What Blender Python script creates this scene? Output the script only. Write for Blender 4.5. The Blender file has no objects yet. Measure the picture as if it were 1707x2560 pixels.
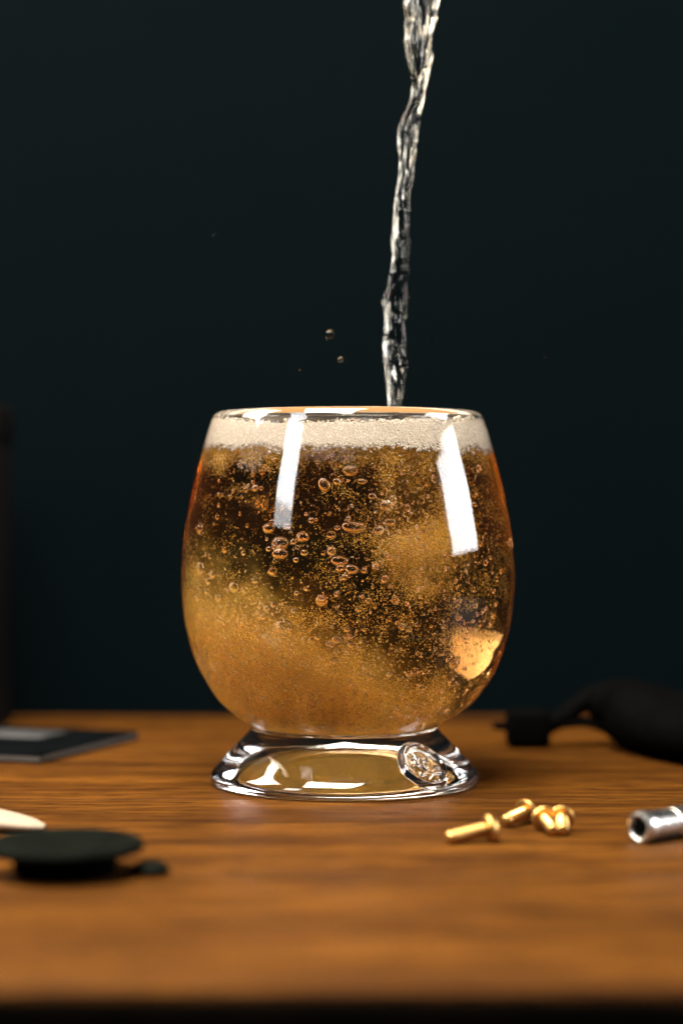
import bpy, bmesh, math, random
import numpy as np
from mathutils import Vector, Matrix, noise

random.seed(7)
rng = np.random.default_rng(11)
SC = bpy.context.scene
COL = SC.collection
R = math.radians

# ------------------------------------------------------------------ camera
cam_d = bpy.data.cameras.new('camera')
cam = bpy.data.objects.new('camera', cam_d)
COL.objects.link(cam)
SC.camera = cam
CAM_Y, CAM_H, CAM_X = -0.54, 0.0736, -0.0017
cam.location = (CAM_X, CAM_Y, CAM_H)
cam.rotation_euler = (R(90), 0, 0)
cam_d.sensor_fit = 'VERTICAL'
cam_d.sensor_height = 36.0
cam_d.lens = 70.0
cam_d.clip_start = 0.01
cam_d.clip_end = 50.0
cam_d.dof.use_dof = True
cam_d.dof.focus_distance = 0.503
cam_d.dof.aperture_fstop = 5.8

# ------------------------------------------------------------------ render
SC.render.engine = 'CYCLES'
cy = SC.cycles
cy.max_bounces = 44
cy.transmission_bounces = 32
cy.glossy_bounces = 10
cy.diffuse_bounces = 18
cy.transparent_max_bounces = 40
cy.volume_bounces = 4
cy.volume_step_rate = 0.5
cy.caustics_refractive = True
cy.caustics_reflective = True
cy.blur_glossy = 0.5
cy.sample_clamp_indirect = 12.0
cy.use_denoising = True
SC.view_settings.view_transform = 'Standard'
SC.view_settings.look = 'None'
SC.view_settings.gamma = 1.0
SC.view_settings.exposure = 0.76

# ------------------------------------------------------------------ world and lamps
W = bpy.data.worlds.new('World')
SC.world = W
W.use_nodes = True
W.node_tree.nodes['Background'].inputs[0].default_value = (0.55, 0.75, 0.9, 1)
W.node_tree.nodes['Background'].inputs[1].default_value = 0.012


def softbox(name, az, el, dist, w, h, radiance, col, low=1.0, folds=0.0):
    """A rectangular soft lamp, azimuth from the camera side (negative = left).
    The cloth in front glows evenly with dimmer edges; 'low' dims its lower end, 'folds' adds soft creases."""
    d = bpy.data.lights.new(name, 'AREA')
    d.shape = 'RECTANGLE'
    d.size, d.size_y = w, h
    d.energy = radiance * math.pi * w * h
    d.color = col
    d.use_nodes = True
    nt = d.node_tree
    em = nt.nodes['Emission']
    ge = nt.nodes.new('ShaderNodeNewGeometry')
    sp = nt.nodes.new('ShaderNodeSeparateXYZ')
    nt.links.new(ge.outputs['Parametric'], sp.inputs[0])

    def ramp(src, stops):
        r = nt.nodes.new('ShaderNodeValToRGB')
        e = r.color_ramp.elements
        e[0].position, e[0].color = stops[0][0], (stops[0][1],) * 3 + (1,)
        e[1].position, e[1].color = stops[-1][0], (stops[-1][1],) * 3 + (1,)
        for p_, v_ in stops[1:-1]:
            k = e.new(p_)
            k.color = (v_,) * 3 + (1,)
        nt.links.new(src, r.inputs['Fac'])
        return r.outputs['Color']

    def mul(a, b):
        m_ = nt.nodes.new('ShaderNodeMath')
        m_.operation = 'MULTIPLY'
        nt.links.new(a, m_.inputs[0])
        nt.links.new(b, m_.inputs[1])
        return m_.outputs[0]
    val = mul(ramp(sp.outputs['X'], [(0.0, 0.55), (0.07, 0.95), (0.5, 1.0), (0.93, 0.95), (1.0, 0.55)]),
              ramp(sp.outputs['Y'], [(0.0, low), (0.16, low), (0.19, 0.95), (0.6, 1.0), (0.94, 0.95), (1.0, 0.6)]))
    if folds > 0:
        wv = nt.nodes.new('ShaderNodeTexWave')
        wv.inputs['Scale'].default_value = 3.2
        wv.inputs['Distortion'].default_value = 5.0
        wv.inputs['Detail'].default_value = 2.0
        nt.links.new(ge.outputs['Parametric'], wv.inputs['Vector'])
        val = mul(val, ramp(wv.outputs['Fac'], [(0.0, 1 - folds), (1.0, 1.0)]))
    nt.links.new(val, em.inputs['Strength'])
    o = bpy.data.objects.new(name, d)
    COL.objects.link(o)
    c = Vector((0, 0, 0.075))
    v = Vector((math.sin(R(az)) * math.cos(R(el)), -math.cos(R(az)) * math.cos(R(el)), math.sin(R(el))))
    o.location = c + v * dist
    o.rotation_euler = (-v).to_track_quat('-Z', 'Y').to_euler()
    return o


softbox('softbox_lamp', -46.5, 26, 0.90, 0.20, 0.30, 16.0, (0.97, 0.99, 1.0), 0.35, 0.15)
softbox('softbox_lamp', 86, 15, 0.80, 0.35, 0.31, 14.0, (0.98, 0.99, 1.0), 0.9, 0.22)
softbox('side_fill', -96, 41, 0.80, 0.34, 0.34, 27.0, (1.0, 0.90, 0.76))  # added fill from the left, set so that shadows fall to the right
softbox('overhead_fill', -20, 64, 0.60, 0.36, 0.34, 40.0, (1.0, 0.92, 0.80))  # added fill from above, placed out of the bowl's reflections


# ------------------------------------------------------------------ material helpers
def mat(name):
    m = bpy.data.materials.new(name)
    m.use_nodes = True
    nt = m.node_tree
    nt.nodes.clear()
    out = nt.nodes.new('ShaderNodeOutputMaterial')
    return m, nt, out


def N(nt, typ, **kw):
    n = nt.nodes.new(typ)
    for k, v in kw.items():
        if k.startswith('i_'):
            key = k[2:].replace('_', ' ')
            n.inputs[key].default_value = v
        else:
            setattr(n, k, v)
    return n


def L(nt, a, b):
    nt.links.new(a, b)


def pbr(name, col, rough=0.5, metal=0.0, var=0.15, scale=60.0, bump=0.0, bscale=400.0, spec=0.5, coat=0.0):
    """Principled material with some noise in colour and roughness."""
    m, nt, out = mat(name)
    p = N(nt, 'ShaderNodeBsdfPrincipled')
    tc = N(nt, 'ShaderNodeTexCoord')
    nz = N(nt, 'ShaderNodeTexNoise', i_Scale=scale, i_Detail=5.0, i_Roughness=0.6)
    L(nt, tc.outputs['Object'], nz.inputs['Vector'])
    rp = N(nt, 'ShaderNodeValToRGB')
    rp.color_ramp.elements[0].position = 0.3
    rp.color_ramp.elements[1].position = 0.7
    rp.color_ramp.elements[0].color = tuple(c * (1 - var) for c in col) + (1,)
    rp.color_ramp.elements[1].color = tuple(min(1, c * (1 + var)) for c in col) + (1,)
    L(nt, nz.outputs['Fac'], rp.inputs['Fac'])
    L(nt, rp.outputs['Color'], p.inputs['Base Color'])
    mr = N(nt, 'ShaderNodeMapRange')
    mr.inputs['To Min'].default_value = max(0.02, rough - 0.08)
    mr.inputs['To Max'].default_value = min(1, rough + 0.1)
    L(nt, nz.outputs['Fac'], mr.inputs['Value'])
    L(nt, mr.outputs['Result'], p.inputs['Roughness'])
    p.inputs['Metallic'].default_value = metal
    p.inputs['Specular IOR Level'].default_value = spec
    p.inputs['Coat Weight'].default_value = coat
    if bump > 0:
        n2 = N(nt, 'ShaderNodeTexNoise', i_Scale=bscale, i_Detail=4.0)
        L(nt, tc.outputs['Object'], n2.inputs['Vector'])
        b = N(nt, 'ShaderNodeBump', i_Strength=bump, i_Distance=0.0004)
        L(nt, n2.outputs['Fac'], b.inputs['Height'])
        L(nt, b.outputs['Normal'], p.inputs['Normal'])
    L(nt, p.outputs[0], out.inputs['Surface'])
    return m


def glass_mat(name, ior, col=(1, 1, 1), bump=0.0, bscale=60.0):
    m, nt, out = mat(name)
    g = N(nt, 'ShaderNodeBsdfGlass', i_Roughness=0.0, i_IOR=ior)
    g.distribution = 'MULTI_GGX'
    g.inputs['Color'].default_value = col + (1,)
    if bump > 0:
        tc = N(nt, 'ShaderNodeTexCoord')
        nz = N(nt, 'ShaderNodeTexNoise', i_Scale=bscale, i_Detail=1.5)
        L(nt, tc.outputs['Object'], nz.inputs['Vector'])
        b = N(nt, 'ShaderNodeBump', i_Strength=bump, i_Distance=0.001)
        L(nt, nz.outputs['Fac'], b.inputs['Height'])
        L(nt, b.outputs['Normal'], g.inputs['Normal'])
    L(nt, g.outputs[0], out.inputs['Surface'])
    return m


def wood_mat():
    m, nt, out = mat('stained_wood')
    p = N(nt, 'ShaderNodeBsdfPrincipled')
    tc = N(nt, 'ShaderNodeTexCoord')
    oi = N(nt, 'ShaderNodeObjectInfo')
    off = N(nt, 'ShaderNodeVectorMath', operation='ADD')
    L(nt, tc.outputs['Object'], off.inputs[0])
    cm = N(nt, 'ShaderNodeCombineXYZ')
    mu = N(nt, 'ShaderNodeMath', operation='MULTIPLY')
    mu.inputs[1].default_value = 3.7
    L(nt, oi.outputs['Random'], mu.inputs[0])
    L(nt, mu.outputs[0], cm.inputs['X'])
    L(nt, mu.outputs[0], cm.inputs['Z'])
    L(nt, cm.outputs[0], off.inputs[1])
    # slow bend so that grain wanders
    wv = N(nt, 'ShaderNodeTexNoise', i_Scale=9.0, i_Detail=2.0)
    L(nt, off.outputs[0], wv.inputs['Vector'])
    ws = N(nt, 'ShaderNodeVectorMath', operation='MULTIPLY')
    ws.inputs[1].default_value = (0.0, 0.010, 0.0)
    L(nt, wv.outputs['Color'], ws.inputs[0])
    wa = N(nt, 'ShaderNodeVectorMath', operation='ADD')
    L(nt, off.outputs[0], wa.inputs[0])
    L(nt, ws.outputs[0], wa.inputs[1])

    def layer(sx, sy, detail, rough):
        mp = N(nt, 'ShaderNodeMapping')
        mp.inputs['Scale'].default_value = (sx, sy, sy)
        L(nt, wa.outputs[0], mp.inputs['Vector'])
        nz = N(nt, 'ShaderNodeTexNoise', i_Scale=1.0, i_Detail=detail, i_Roughness=rough)
        L(nt, mp.outputs[0], nz.inputs['Vector'])
        return nz.outputs['Fac']
    broad = layer(10, 70, 5, 0.66)
    mid = layer(30, 380, 5, 0.65)
    fine = layer(70, 800, 4, 0.7)
    r1 = N(nt, 'ShaderNodeValToRGB')
    e = r1.color_ramp.elements
    e[0].position, e[0].color = 0.28, (0.025, 0.0080, 0.0014, 1)
    e[1].position, e[1].color = 0.75, (0.098, 0.0370, 0.0044, 1)
    k = e.new(0.5)
    k.color = (0.061, 0.0222, 0.0025, 1)
    L(nt, broad, r1.inputs['Fac'])
    r2 = N(nt, 'ShaderNodeValToRGB')
    e = r2.color_ramp.elements
    e[0].position, e[0].color = 0.34, (0.42, 0.36, 0.30, 1)
    e[1].position, e[1].color = 0.62, (1.2, 1.18, 1.15, 1)
    L(nt, mid, r2.inputs['Fac'])
    r3 = N(nt, 'ShaderNodeValToRGB')
    e = r3.color_ramp.elements
    e[0].position, e[0].color = 0.36, (0.28, 0.23, 0.18, 1)
    e[1].position, e[1].color = 0.55, (1.06, 1.05, 1.04, 1)
    L(nt, fine, r3.inputs['Fac'])
    m1 = N(nt, 'ShaderNodeMix', data_type='RGBA', blend_type='MULTIPLY')
    m1.inputs['Factor'].default_value = 0.85
    L(nt, r1.outputs[0], m1.inputs[6])
    L(nt, r2.outputs[0], m1.inputs[7])
    m2 = N(nt, 'ShaderNodeMix', data_type='RGBA', blend_type='MULTIPLY')
    m2.inputs['Factor'].default_value = 0.8
    L(nt, m1.outputs[2], m2.inputs[6])
    L(nt, r3.outputs[0], m2.inputs[7])
    pore = layer(110, 900, 2, 0.5)
    r4 = N(nt, 'ShaderNodeValToRGB')
    e = r4.color_ramp.elements
    e[0].position, e[0].color = 0.30, (0.16, 0.13, 0.10, 1)
    e[1].position, e[1].color = 0.40, (1, 1, 1, 1)
    L(nt, pore, r4.inputs['Fac'])
    m3 = N(nt, 'ShaderNodeMix', data_type='RGBA', blend_type='MULTIPLY')
    m3.inputs['Factor'].default_value = 0.9
    L(nt, m2.outputs[2], m3.inputs[6])
    L(nt, r4.outputs[0], m3.inputs[7])
    L(nt, m3.outputs[2], p.inputs['Base Color'])
    mr = N(nt, 'ShaderNodeMapRange')
    mr.inputs['To Min'].default_value = 0.62
    mr.inputs['To Max'].default_value = 0.45
    L(nt, mid, mr.inputs['Value'])
    L(nt, mr.outputs[0], p.inputs['Roughness'])
    p.inputs['Specular IOR Level'].default_value = 0.05
    ad = N(nt, 'ShaderNodeMath', operation='ADD')
    L(nt, mid, ad.inputs[0])
    L(nt, fine, ad.inputs[1])
    b = N(nt, 'ShaderNodeBump', i_Strength=0.5, i_Distance=0.0003)
    L(nt, ad.outputs[0], b.inputs['Height'])
    L(nt, b.outputs['Normal'], p.inputs['Normal'])
    L(nt, p.outputs[0], out.inputs['Surface'])
    return m


IOR_G, IOR_L = 1.50, 1.345
M = {}
M['wood'] = wood_mat()
M['edge'] = pbr('edge_shade', (0.0016, 0.0012, 0.0009), 0.8, var=0.3, spec=0.0)  # near-black: shade of the table's front face put into the colour
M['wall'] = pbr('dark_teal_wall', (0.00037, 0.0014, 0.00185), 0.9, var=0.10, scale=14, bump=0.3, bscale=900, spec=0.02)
M['glass'] = glass_mat('clear_glass', IOR_G)
M['glass_wavy'] = glass_mat('clear_glass_foot', IOR_G, bump=0.12, bscale=90)
M["water"] = glass_mat("clear_water", 1.333, (0.80, 0.785, 0.75))
M['bubble'] = glass_mat('air_in_beer', 1.0 / IOR_L)
M['film'] = glass_mat('bubble_film', 1.12)


def beer_mat():
    m, nt, out = mat('amber_beer')
    a = N(nt, 'ShaderNodeAttribute', attribute_name='open_top')
    mr = N(nt, 'ShaderNodeMapRange')
    mr.inputs['To Min'].default_value = IOR_L / IOR_G     # against the glass wall
    mr.inputs['To Max'].default_value = IOR_L             # against air
    L(nt, a.outputs['Fac'], mr.inputs['Value'])
    g = N(nt, 'ShaderNodeBsdfGlass', i_Roughness=0.0)
    L(nt, mr.outputs[0], g.inputs['IOR'])
    L(nt, g.outputs[0], out.inputs['Surface'])
    v = N(nt, 'ShaderNodeVolumeAbsorption')
    sr, sg, sb = 1.4, 8.0, 19.0
    v.inputs['Density'].default_value = sb
    v.inputs['Color'].default_value = (1 - sr / sb, 1 - sg / sb, 0.0, 1)
    # gas haze: a low bank that slopes down to the right, the plume under the pour, a veil under the foam
    tc = N(nt, 'ShaderNodeTexCoord')
    sc_ = N(nt, 'ShaderNodeVectorMath', operation='SCALE')
    sc_.inputs['Scale'].default_value = 1000.0
    L(nt, tc.outputs['Object'], sc_.inputs[0])
    nz = N(nt, 'ShaderNodeTexNoise', i_Scale=0.10, i_Detail=6.0, i_Roughness=0.66, i_Distortion=1.2)
    L(nt, sc_.outputs[0], nz.inputs['Vector'])
    sp = N(nt, 'ShaderNodeSeparateXYZ')
    L(nt, sc_.outputs[0], sp.inputs[0])

    def mth(op, a, b=None, c=None):
        n_ = N(nt, 'ShaderNodeMath', operation=op)
        for k_, q_ in enumerate((a, b, c)):
            if q_ is None: continue
            if isinstance(q_, (int, float)): n_.inputs[k_].default_value = q_
            else: L(nt, q_, n_.inputs[k_])
        return n_.outputs[0]

    def ramp01(v_, a, b):
        n_ = N(nt, 'ShaderNodeMapRange', interpolation_type='SMOOTHSTEP')
        n_.inputs['From Min'].default_value = a
        n_.inputs['From Max'].default_value = b
        L(nt, v_, n_.inputs['Value'])
        return n_.outputs[0]

    def ball(cx_, cy_, cz_, rx, ry, rz):
        ex = mth('DIVIDE', mth('SUBTRACT', sp.outputs['X'], cx_), rx)
        ey = mth('DIVIDE', mth('SUBTRACT', sp.outputs['Y'], cy_), ry)
        ez = mth('DIVIDE', mth('SUBTRACT', sp.outputs['Z'], cz_), rz)
        q_ = mth('ADD', mth('ADD', mth('MULTIPLY', ex, ex), mth('MULTIPLY', ey, ey)), mth('MULTIPLY', ez, ez))
        q_ = mth('ADD', q_, mth('MULTIPLY_ADD', nz.outputs['Fac'], -5.5, 2.75))
        return ramp01(q_, 1.25, 0.25)
    nb_ = N(nt, 'ShaderNodeTexNoise', i_Scale=0.055, i_Detail=3.0, i_Roughness=0.5, i_Distortion=1.0)
    L(nt, sc_.outputs[0], nb_.inputs['Vector'])
    wob = mth('ADD', mth('MULTIPLY_ADD', nz.outputs['Fac'], 70.0, -35.0), mth('MULTIPLY_ADD', nb_.outputs['Fac'], 52.0, -26.0))
    xb = mth('MINIMUM', sp.outputs['X'], 20.0)
    low_ = mth('ADD', mth('SUBTRACT', mth('SUBTRACT', 38.0, mth('MULTIPLY', xb, 0.52)), sp.outputs['Z']), wob)
    d1 = ramp01(low_, -5.0, 9.0)
    d2 = mth('MAXIMUM', ball(17.0, -18.0, 61.0, 12.0, 14.0, 9.0), ball(14.0, -6.0, 80.0, 8.0, 9.0, 18.0))
    d3 = mth('MULTIPLY', ramp01(mth('ADD', sp.outputs['Z'], mth('MULTIPLY', wob, 0.3)), 84.5, 90.5), 0.7)
    dd_ = mth('MAXIMUM', mth('MAXIMUM', d1, mth('MULTIPLY', d2, 0.85)), d3)
    vs = N(nt, 'ShaderNodeVolumeScatter', i_Density=3.0)
    n2 = N(nt, 'ShaderNodeTexNoise', i_Scale=0.42, i_Detail=4.0, i_Roughness=0.7)
    L(nt, sc_.outputs[0], n2.inputs['Vector'])
    clump = ramp01(n2.outputs['Fac'], 0.36, 0.66)
    L(nt, mth('MULTIPLY_ADD', mth('MULTIPLY', dd_, mth('MULTIPLY_ADD', clump, 0.8, 0.45)), 16.0, 0.12), vs.inputs['Density'])
    vs.inputs['Color'].default_value = (1.0, 0.76, 0.20, 1)
    ad = N(nt, 'ShaderNodeAddShader')
    L(nt, v.outputs[0], ad.inputs[0])
    L(nt, vs.outputs[0], ad.inputs[1])
    L(nt, ad.outputs[0], out.inputs['Volume'])
    return m


M['beer'] = beer_mat()


def microbubble_mat():
    m, nt, out = mat('tiny_bubbles')
    d = N(nt, 'ShaderNodeBsdfDiffuse')
    d.inputs['Color'].default_value = (0.998, 0.69, 0.13, 1)
    t = N(nt, 'ShaderNodeBsdfTranslucent')
    t.inputs['Color'].default_value = (0.998, 0.69, 0.13, 1)
    mx = N(nt, 'ShaderNodeMixShader', i_Fac=0.58)
    L(nt, d.outputs[0], mx.inputs[1])
    L(nt, t.outputs[0], mx.inputs[2])
    gl = N(nt, 'ShaderNodeBsdfGlossy', i_Roughness=0.15)
    m2 = N(nt, 'ShaderNodeMixShader', i_Fac=0.12)
    L(nt, mx.outputs[0], m2.inputs[1])
    L(nt, gl.outputs[0], m2.inputs[2])
    tp = N(nt, 'ShaderNodeBsdfTransparent')
    m3 = N(nt, 'ShaderNodeMixShader', i_Fac=0.28)
    L(nt, m2.outputs[0], m3.inputs[1])
    L(nt, tp.outputs[0], m3.inputs[2])
    L(nt, m3.outputs[0], out.inputs['Surface'])
    return m


M['micro'] = microbubble_mat()


def foam_mat():
    m, nt, out = mat('cream_foam')
    p = N(nt, 'ShaderNodeBsdfPrincipled')
    tc = N(nt, 'ShaderNodeTexCoord')
    v1 = N(nt, 'ShaderNodeTexVoronoi', i_Scale=1200.0)
    v2 = N(nt, 'ShaderNodeTexVoronoi', i_Scale=2200.0)
    L(nt, tc.outputs['Object'], v1.inputs['Vector'])
    L(nt, tc.outputs['Object'], v2.inputs['Vector'])
    ad = N(nt, 'ShaderNodeMath', operation='ADD')
    L(nt, v1.outputs['Distance'], ad.inputs[0])
    L(nt, v2.outputs['Distance'], ad.inputs[1])
    rp = N(nt, 'ShaderNodeValToRGB')
    e = rp.color_ramp.elements
    e[0].position, e[0].color = 0.25, (0.82, 0.77, 0.69, 1)
    e[1].position, e[1].color = 1.0, (0.54, 0.46, 0.36, 1)
    L(nt, ad.outputs[0], rp.inputs['Fac'])
    L(nt, rp.outputs[0], p.inputs['Base Color'])
    p.inputs['Roughness'].default_value = 0.45
    b = N(nt, 'ShaderNodeBump', i_Strength=0.6, i_Distance=0.0002, invert=True)
    L(nt, ad.outputs[0], b.inputs['Height'])
    L(nt, b.outputs['Normal'], p.inputs['Normal'])
    tr = N(nt, 'ShaderNodeBsdfTranslucent')
    L(nt, rp.outputs[0], tr.inputs['Color'])
    mx = N(nt, 'ShaderNodeMixShader', i_Fac=0.4)
    L(nt, p.outputs[0], mx.inputs[1])
    L(nt, tr.outputs[0], mx.inputs[2])
    L(nt, mx.outputs[0], out.inputs['Surface'])
    return m


M['foam'] = foam_mat()
M['froth'] = pbr('amber_froth', (0.16, 0.085, 0.03), 0.35, var=0.4, scale=900, bump=0.8, bscale=1800)
M['brass'] = pbr('brass', (0.42, 0.24, 0.075), 0.36, 1.0, 0.12, 300)
M['steel'] = pbr('steel', (0.62, 0.60, 0.57), 0.27, 1.0, 0.1, 300)
M['black_plastic'] = pbr('black_plastic', (0.0012, 0.0012, 0.0012), 0.7, var=0.3, scale=80, bump=0.2, spec=0.004)
M['black_metal'] = pbr('blackened_metal', (0.0022, 0.0028, 0.0020), 0.55, 0.0, 0.4, 150, 0.3, 500, spec=0.02)
M['cover'] = pbr('dark_teal_cover', (0.0012, 0.0017, 0.0019), 0.6, var=0.3, scale=70, spec=0.015)
M['pages'] = pbr('grey_pages', (0.045, 0.036, 0.030), 0.7, var=0.2, scale=200)
M['label'] = pbr('pale_glare', (0.014, 0.014, 0.014), 0.7)  # pale tone for the glare on the notebook cover
M['cream'] = pbr('cream_paper', (0.22, 0.165, 0.115), 0.7, var=0.06)
M['carton'] = pbr('dark_brown_carton', (0.0035, 0.003, 0.003), 0.8, var=0.25, scale=40, spec=0.03)


# ------------------------------------------------------------------ object helpers
def tag(o, label=None, cat=None, group=None, kind=None):
    if label: o['label'] = label
    if cat: o['category'] = cat
    if group: o['group'] = group
    if kind: o['kind'] = kind
    return o


def link(name, me, m=None, parent=None, loc=None):
    o = bpy.data.objects.new(name, me)
    COL.objects.link(o)
    if m is not None and me is not None and not me.materials:
        me.materials.append(m)
    if parent is not None: o.parent = parent
    if loc is not None: o.location = loc
    return o


def empty(name, loc=(0, 0, 0), rz=0.0):
    o = bpy.data.objects.new(name, None)
    COL.objects.link(o)
    o.empty_display_size = 0.01
    o.location = loc
    o.rotation_euler = (0, 0, rz)
    return o


def mesh_from(name, verts, faces, smooth=True):
    me = bpy.data.meshes.new(name)
    me.from_pydata([tuple(v) for v in verts], [], [tuple(f) for f in faces])
    me.update()
    if smooth:
        me.polygons.foreach_set('use_smooth', [True] * len(me.polygons))
    return me


def bm_mesh(name, bm, smooth=True, angle=None):
    bmesh.ops.recalc_face_normals(bm, faces=bm.faces)
    me = bpy.data.meshes.new(name)
    bm.to_mesh(me)
    bm.free()
    if smooth:
        me.polygons.foreach_set('use_smooth', [True] * len(me.polygons))
        if angle is not None:
            me.set_sharp_from_angle(angle=R(angle))
    return me


def box_bm(sx, sy, sz, bevel=0.0, seg=3, at=(0, 0, 0)):
    bm = bmesh.new()
    bmesh.ops.create_cube(bm, size=1.0)
    for v in bm.verts:
        v.co = Vector((v.co.x * sx, v.co.y * sy, v.co.z * sz)) + Vector(at)
    if bevel > 0:
        bmesh.ops.bevel(bm, geom=bm.edges[:], offset=bevel, segments=seg, affect='EDGES', profile=0.5)
    return bm


def lathe_mesh(name, prof, seg=48, close_ends=True, angle=35):
    """Solid of revolution about local Z; profile is a list of (r, z)."""
    bm = bmesh.new()
    rings = []
    for r, z in prof:
        if r < 1e-7:
            rings.append([bm.verts.new((0, 0, z))])
        else:
            rings.append([bm.verts.new((r * math.cos(2 * math.pi * k / seg), r * math.sin(2 * math.pi * k / seg), z)) for k in range(seg)])
    for a, b in zip(rings[:-1], rings[1:]):
        for k in range(seg):
            k2 = (k + 1) % seg
            if len(a) == 1 and len(b) == 1: continue
            if len(a) == 1: bm.faces.new((a[0], b[k], b[k2]))
            elif len(b) == 1: bm.faces.new((a[k], b[0], a[k2]))
            else: bm.faces.new((a[k], b[k], b[k2], a[k2]))
    return bm_mesh(name, bm, True, angle)


def pchip(xs, ys, q):
    xs, ys, q = map(lambda t: np.asarray(t, float), (xs, ys, q))
    h = np.diff(xs); d = np.diff(ys) / h
    m = np.zeros(len(xs))
    for i in range(1, len(xs) - 1):
        if d[i - 1] * d[i] > 0:
            w1, w2 = 2 * h[i] + h[i - 1], h[i] + 2 * h[i - 1]
            m[i] = (w1 + w2) / (w1 / d[i - 1] + w2 / d[i])
    m[0], m[-1] = d[0], d[-1]
    i = np.clip(np.searchsorted(xs, q) - 1, 0, len(xs) - 2)
    t = (q - xs[i]) / h[i]
    return ((2*t**3 - 3*t**2 + 1) * ys[i] + (t**3 - 2*t**2 + t) * h[i] * m[i]
            + (-2*t**3 + 3*t**2) * ys[i+1] + (t**3 - t**2) * h[i] * m[i+1])


def catmull(pts, n):
    """Dense smooth curve through a list of (r, z)."""
    p = np.asarray(pts, float)
    s = np.concatenate([[0], np.cumsum(np.sqrt((np.diff(p, axis=0) ** 2).sum(1)))])
    q = np.linspace(0, s[-1], n)
    out = []
    P = np.vstack([2 * p[0] - p[1], p, 2 * p[-1] - p[-2]])
    for t in q:
        i = int(np.clip(np.searchsorted(s, t) - 1, 0, len(p) - 2))
        u = (t - s[i]) / (s[i + 1] - s[i])
        a, b, c, d = P[i], P[i + 1], P[i + 2], P[i + 3]
        out.append(0.5 * ((2 * b) + (-a + c) * u + (2*a - 5*b + 4*c - d) * u*u + (-a + 3*b - 3*c + d) * u**3))
    return np.array(out)


# ------------------------------------------------------------------ the setting
table = empty('table', (0, 0, 0))
tag(table, kind='structure')
joints = [-0.2330, -0.1350, -0.0300, 0.0760, 0.1820]
for a, b in zip(joints[:-1], joints[1:]):
    me = bm_mesh('plank', box_bm(0.9, b - a - 0.0003, 0.022, 0.0004, 2))
    link('plank', me, M['wood'], table, (0, (a + b) / 2, -0.011))
me = bm_mesh('shade_strip', box_bm(0.9, 0.004, 0.05, 0.0012, 3))  # dark strip in place of the shade on the front face
link('shade_strip', me, M['edge'], table, (0, joints[0] - 0.0022, -0.0258))

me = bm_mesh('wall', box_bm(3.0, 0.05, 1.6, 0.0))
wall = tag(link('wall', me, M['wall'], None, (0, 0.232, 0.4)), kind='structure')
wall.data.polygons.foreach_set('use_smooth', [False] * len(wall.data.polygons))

# ------------------------------------------------------------------ the drinking glass
mm = 0.001
LIQ = 90.8


def smooth01(t):
    t = np.clip(t, 0, 1)
    return t * t * (3 - 2 * t)


def xoff(z):                      # hand-made foot sits a touch left of the bowl
    return -0.9 * (1 - smooth01((z - 14) / 14.0))


outer_ctrl = [(25.3, 15.9), (30.1, 19.1), (35.2, 23.5), (40.3, 31.6), (43.4, 41.0), (44.7, 49.3), (45.0, 56.6),
              (44.55, 64.9), (43.75, 70.8), (41.35, 82.6), (38.6, 92.6), (37.2, 97.2), (36.7, 98.6), (36.1, 99.8), (35.3, 100.45),
              (34.4, 100.5), (33.7, 99.9), (33.5, 98.9), (33.9, 97.6), (34.9, 94.6), (36.15, LIQ)]
inner_ctrl = [(0.0, 16.9), (8, 16.9), (16, 17.0), (22, 17.4), (26.5, 19.3), (30.2, 22.2), (34.2, 26.4), (38.3, 33.0), (41.3, 41.6), (42.65, 49.5),
              (42.95, 56.6), (42.5, 64.9), (41.65, 70.8), (39.15, 82.6), (36.15, LIQ)]
outer = catmull(outer_ctrl, 190)
inner = catmull(inner_ctrl, 130)
inner[0, 0] = 0.0
inner_sorted_z = np.maximum.accumulate(inner[20:, 1])


def r_in(z):
    return np.interp(z, inner_sorted_z, inner[20:, 0])


SEG = 192
th = np.arange(SEG) * 2 * np.pi / SEG


def rev_verts(prof, th):
    v = []
    for r, z in prof:
        v.append(np.stack([r * np.sin(th) + xoff(z), -r * np.cos(th), np.full_like(th, z)], 1))
    return np.concatenate(v) * mm


def grid_faces(nr, ns, wrap=True, flip=False):
    f = []
    for i in range(nr - 1):
        for k in range(ns if wrap else ns - 1):
            k2 = (k + 1) % ns
            q = (i * ns + k, i * ns + k2, (i + 1) * ns + k2, (i + 1) * ns + k)
            f.append(q[::-1] if flip else q)
    return f


glass = empty('drinking_glass', (0, 0, 0))
tag(glass, 'round clear beer glass with a flared thick foot and an embossed seal', 'glass')

bowl_me = mesh_from('bowl', rev_verts(outer, th), grid_faces(len(outer), SEG))
link('bowl', bowl_me, M['glass'], glass)

# foot: solid of revolution whose flank carries the pressed seal
foot_ctrl = [(25.3, 15.9), (25.0, 15.55), (25.05, 15.1), (25.7, 14.4), (27.2, 12.8), (30.0, 9.9), (33.0, 6.8), (35.3, 4.4), (36.1, 3.2), (36.35, 2.2),
             (36.2, 1.3), (35.6, 0.6), (34.6, 0.22), (33.4, 0.12)]
flank = catmull(foot_ctrl, 150)
under = catmull([(33.4, 0.12), (31.5, 0.45), (27.0, 1.25), (18.0, 2.9), (9.0, 4.3), (0.0, 4.8)], 26)[1:]
under[-1] = (0.02, 4.8)
prof = np.vstack([flank, under])
th_f = np.concatenate([np.arange(-180, 4, 2.4), np.arange(4, 74, 0.36), np.arange(74, 180, 2.4)])
th_f = np.radians(th_f[th_f < 179.5])
arc = np.concatenate([[0], np.cumsum(np.sqrt((np.diff(prof, axis=0) ** 2).sum(1)))])
tang = np.gradient(prof, axis=0)
tang /= np.linalg.norm(tang, axis=1)[:, None]
nrm = np.stack([-tang[:, 1], tang[:, 0]], 1)       # outward: profile runs downward
S_TH, S_I = R(39.5), int(np.argmin(np.abs(flank[:, 1] - 8.0)))
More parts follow.
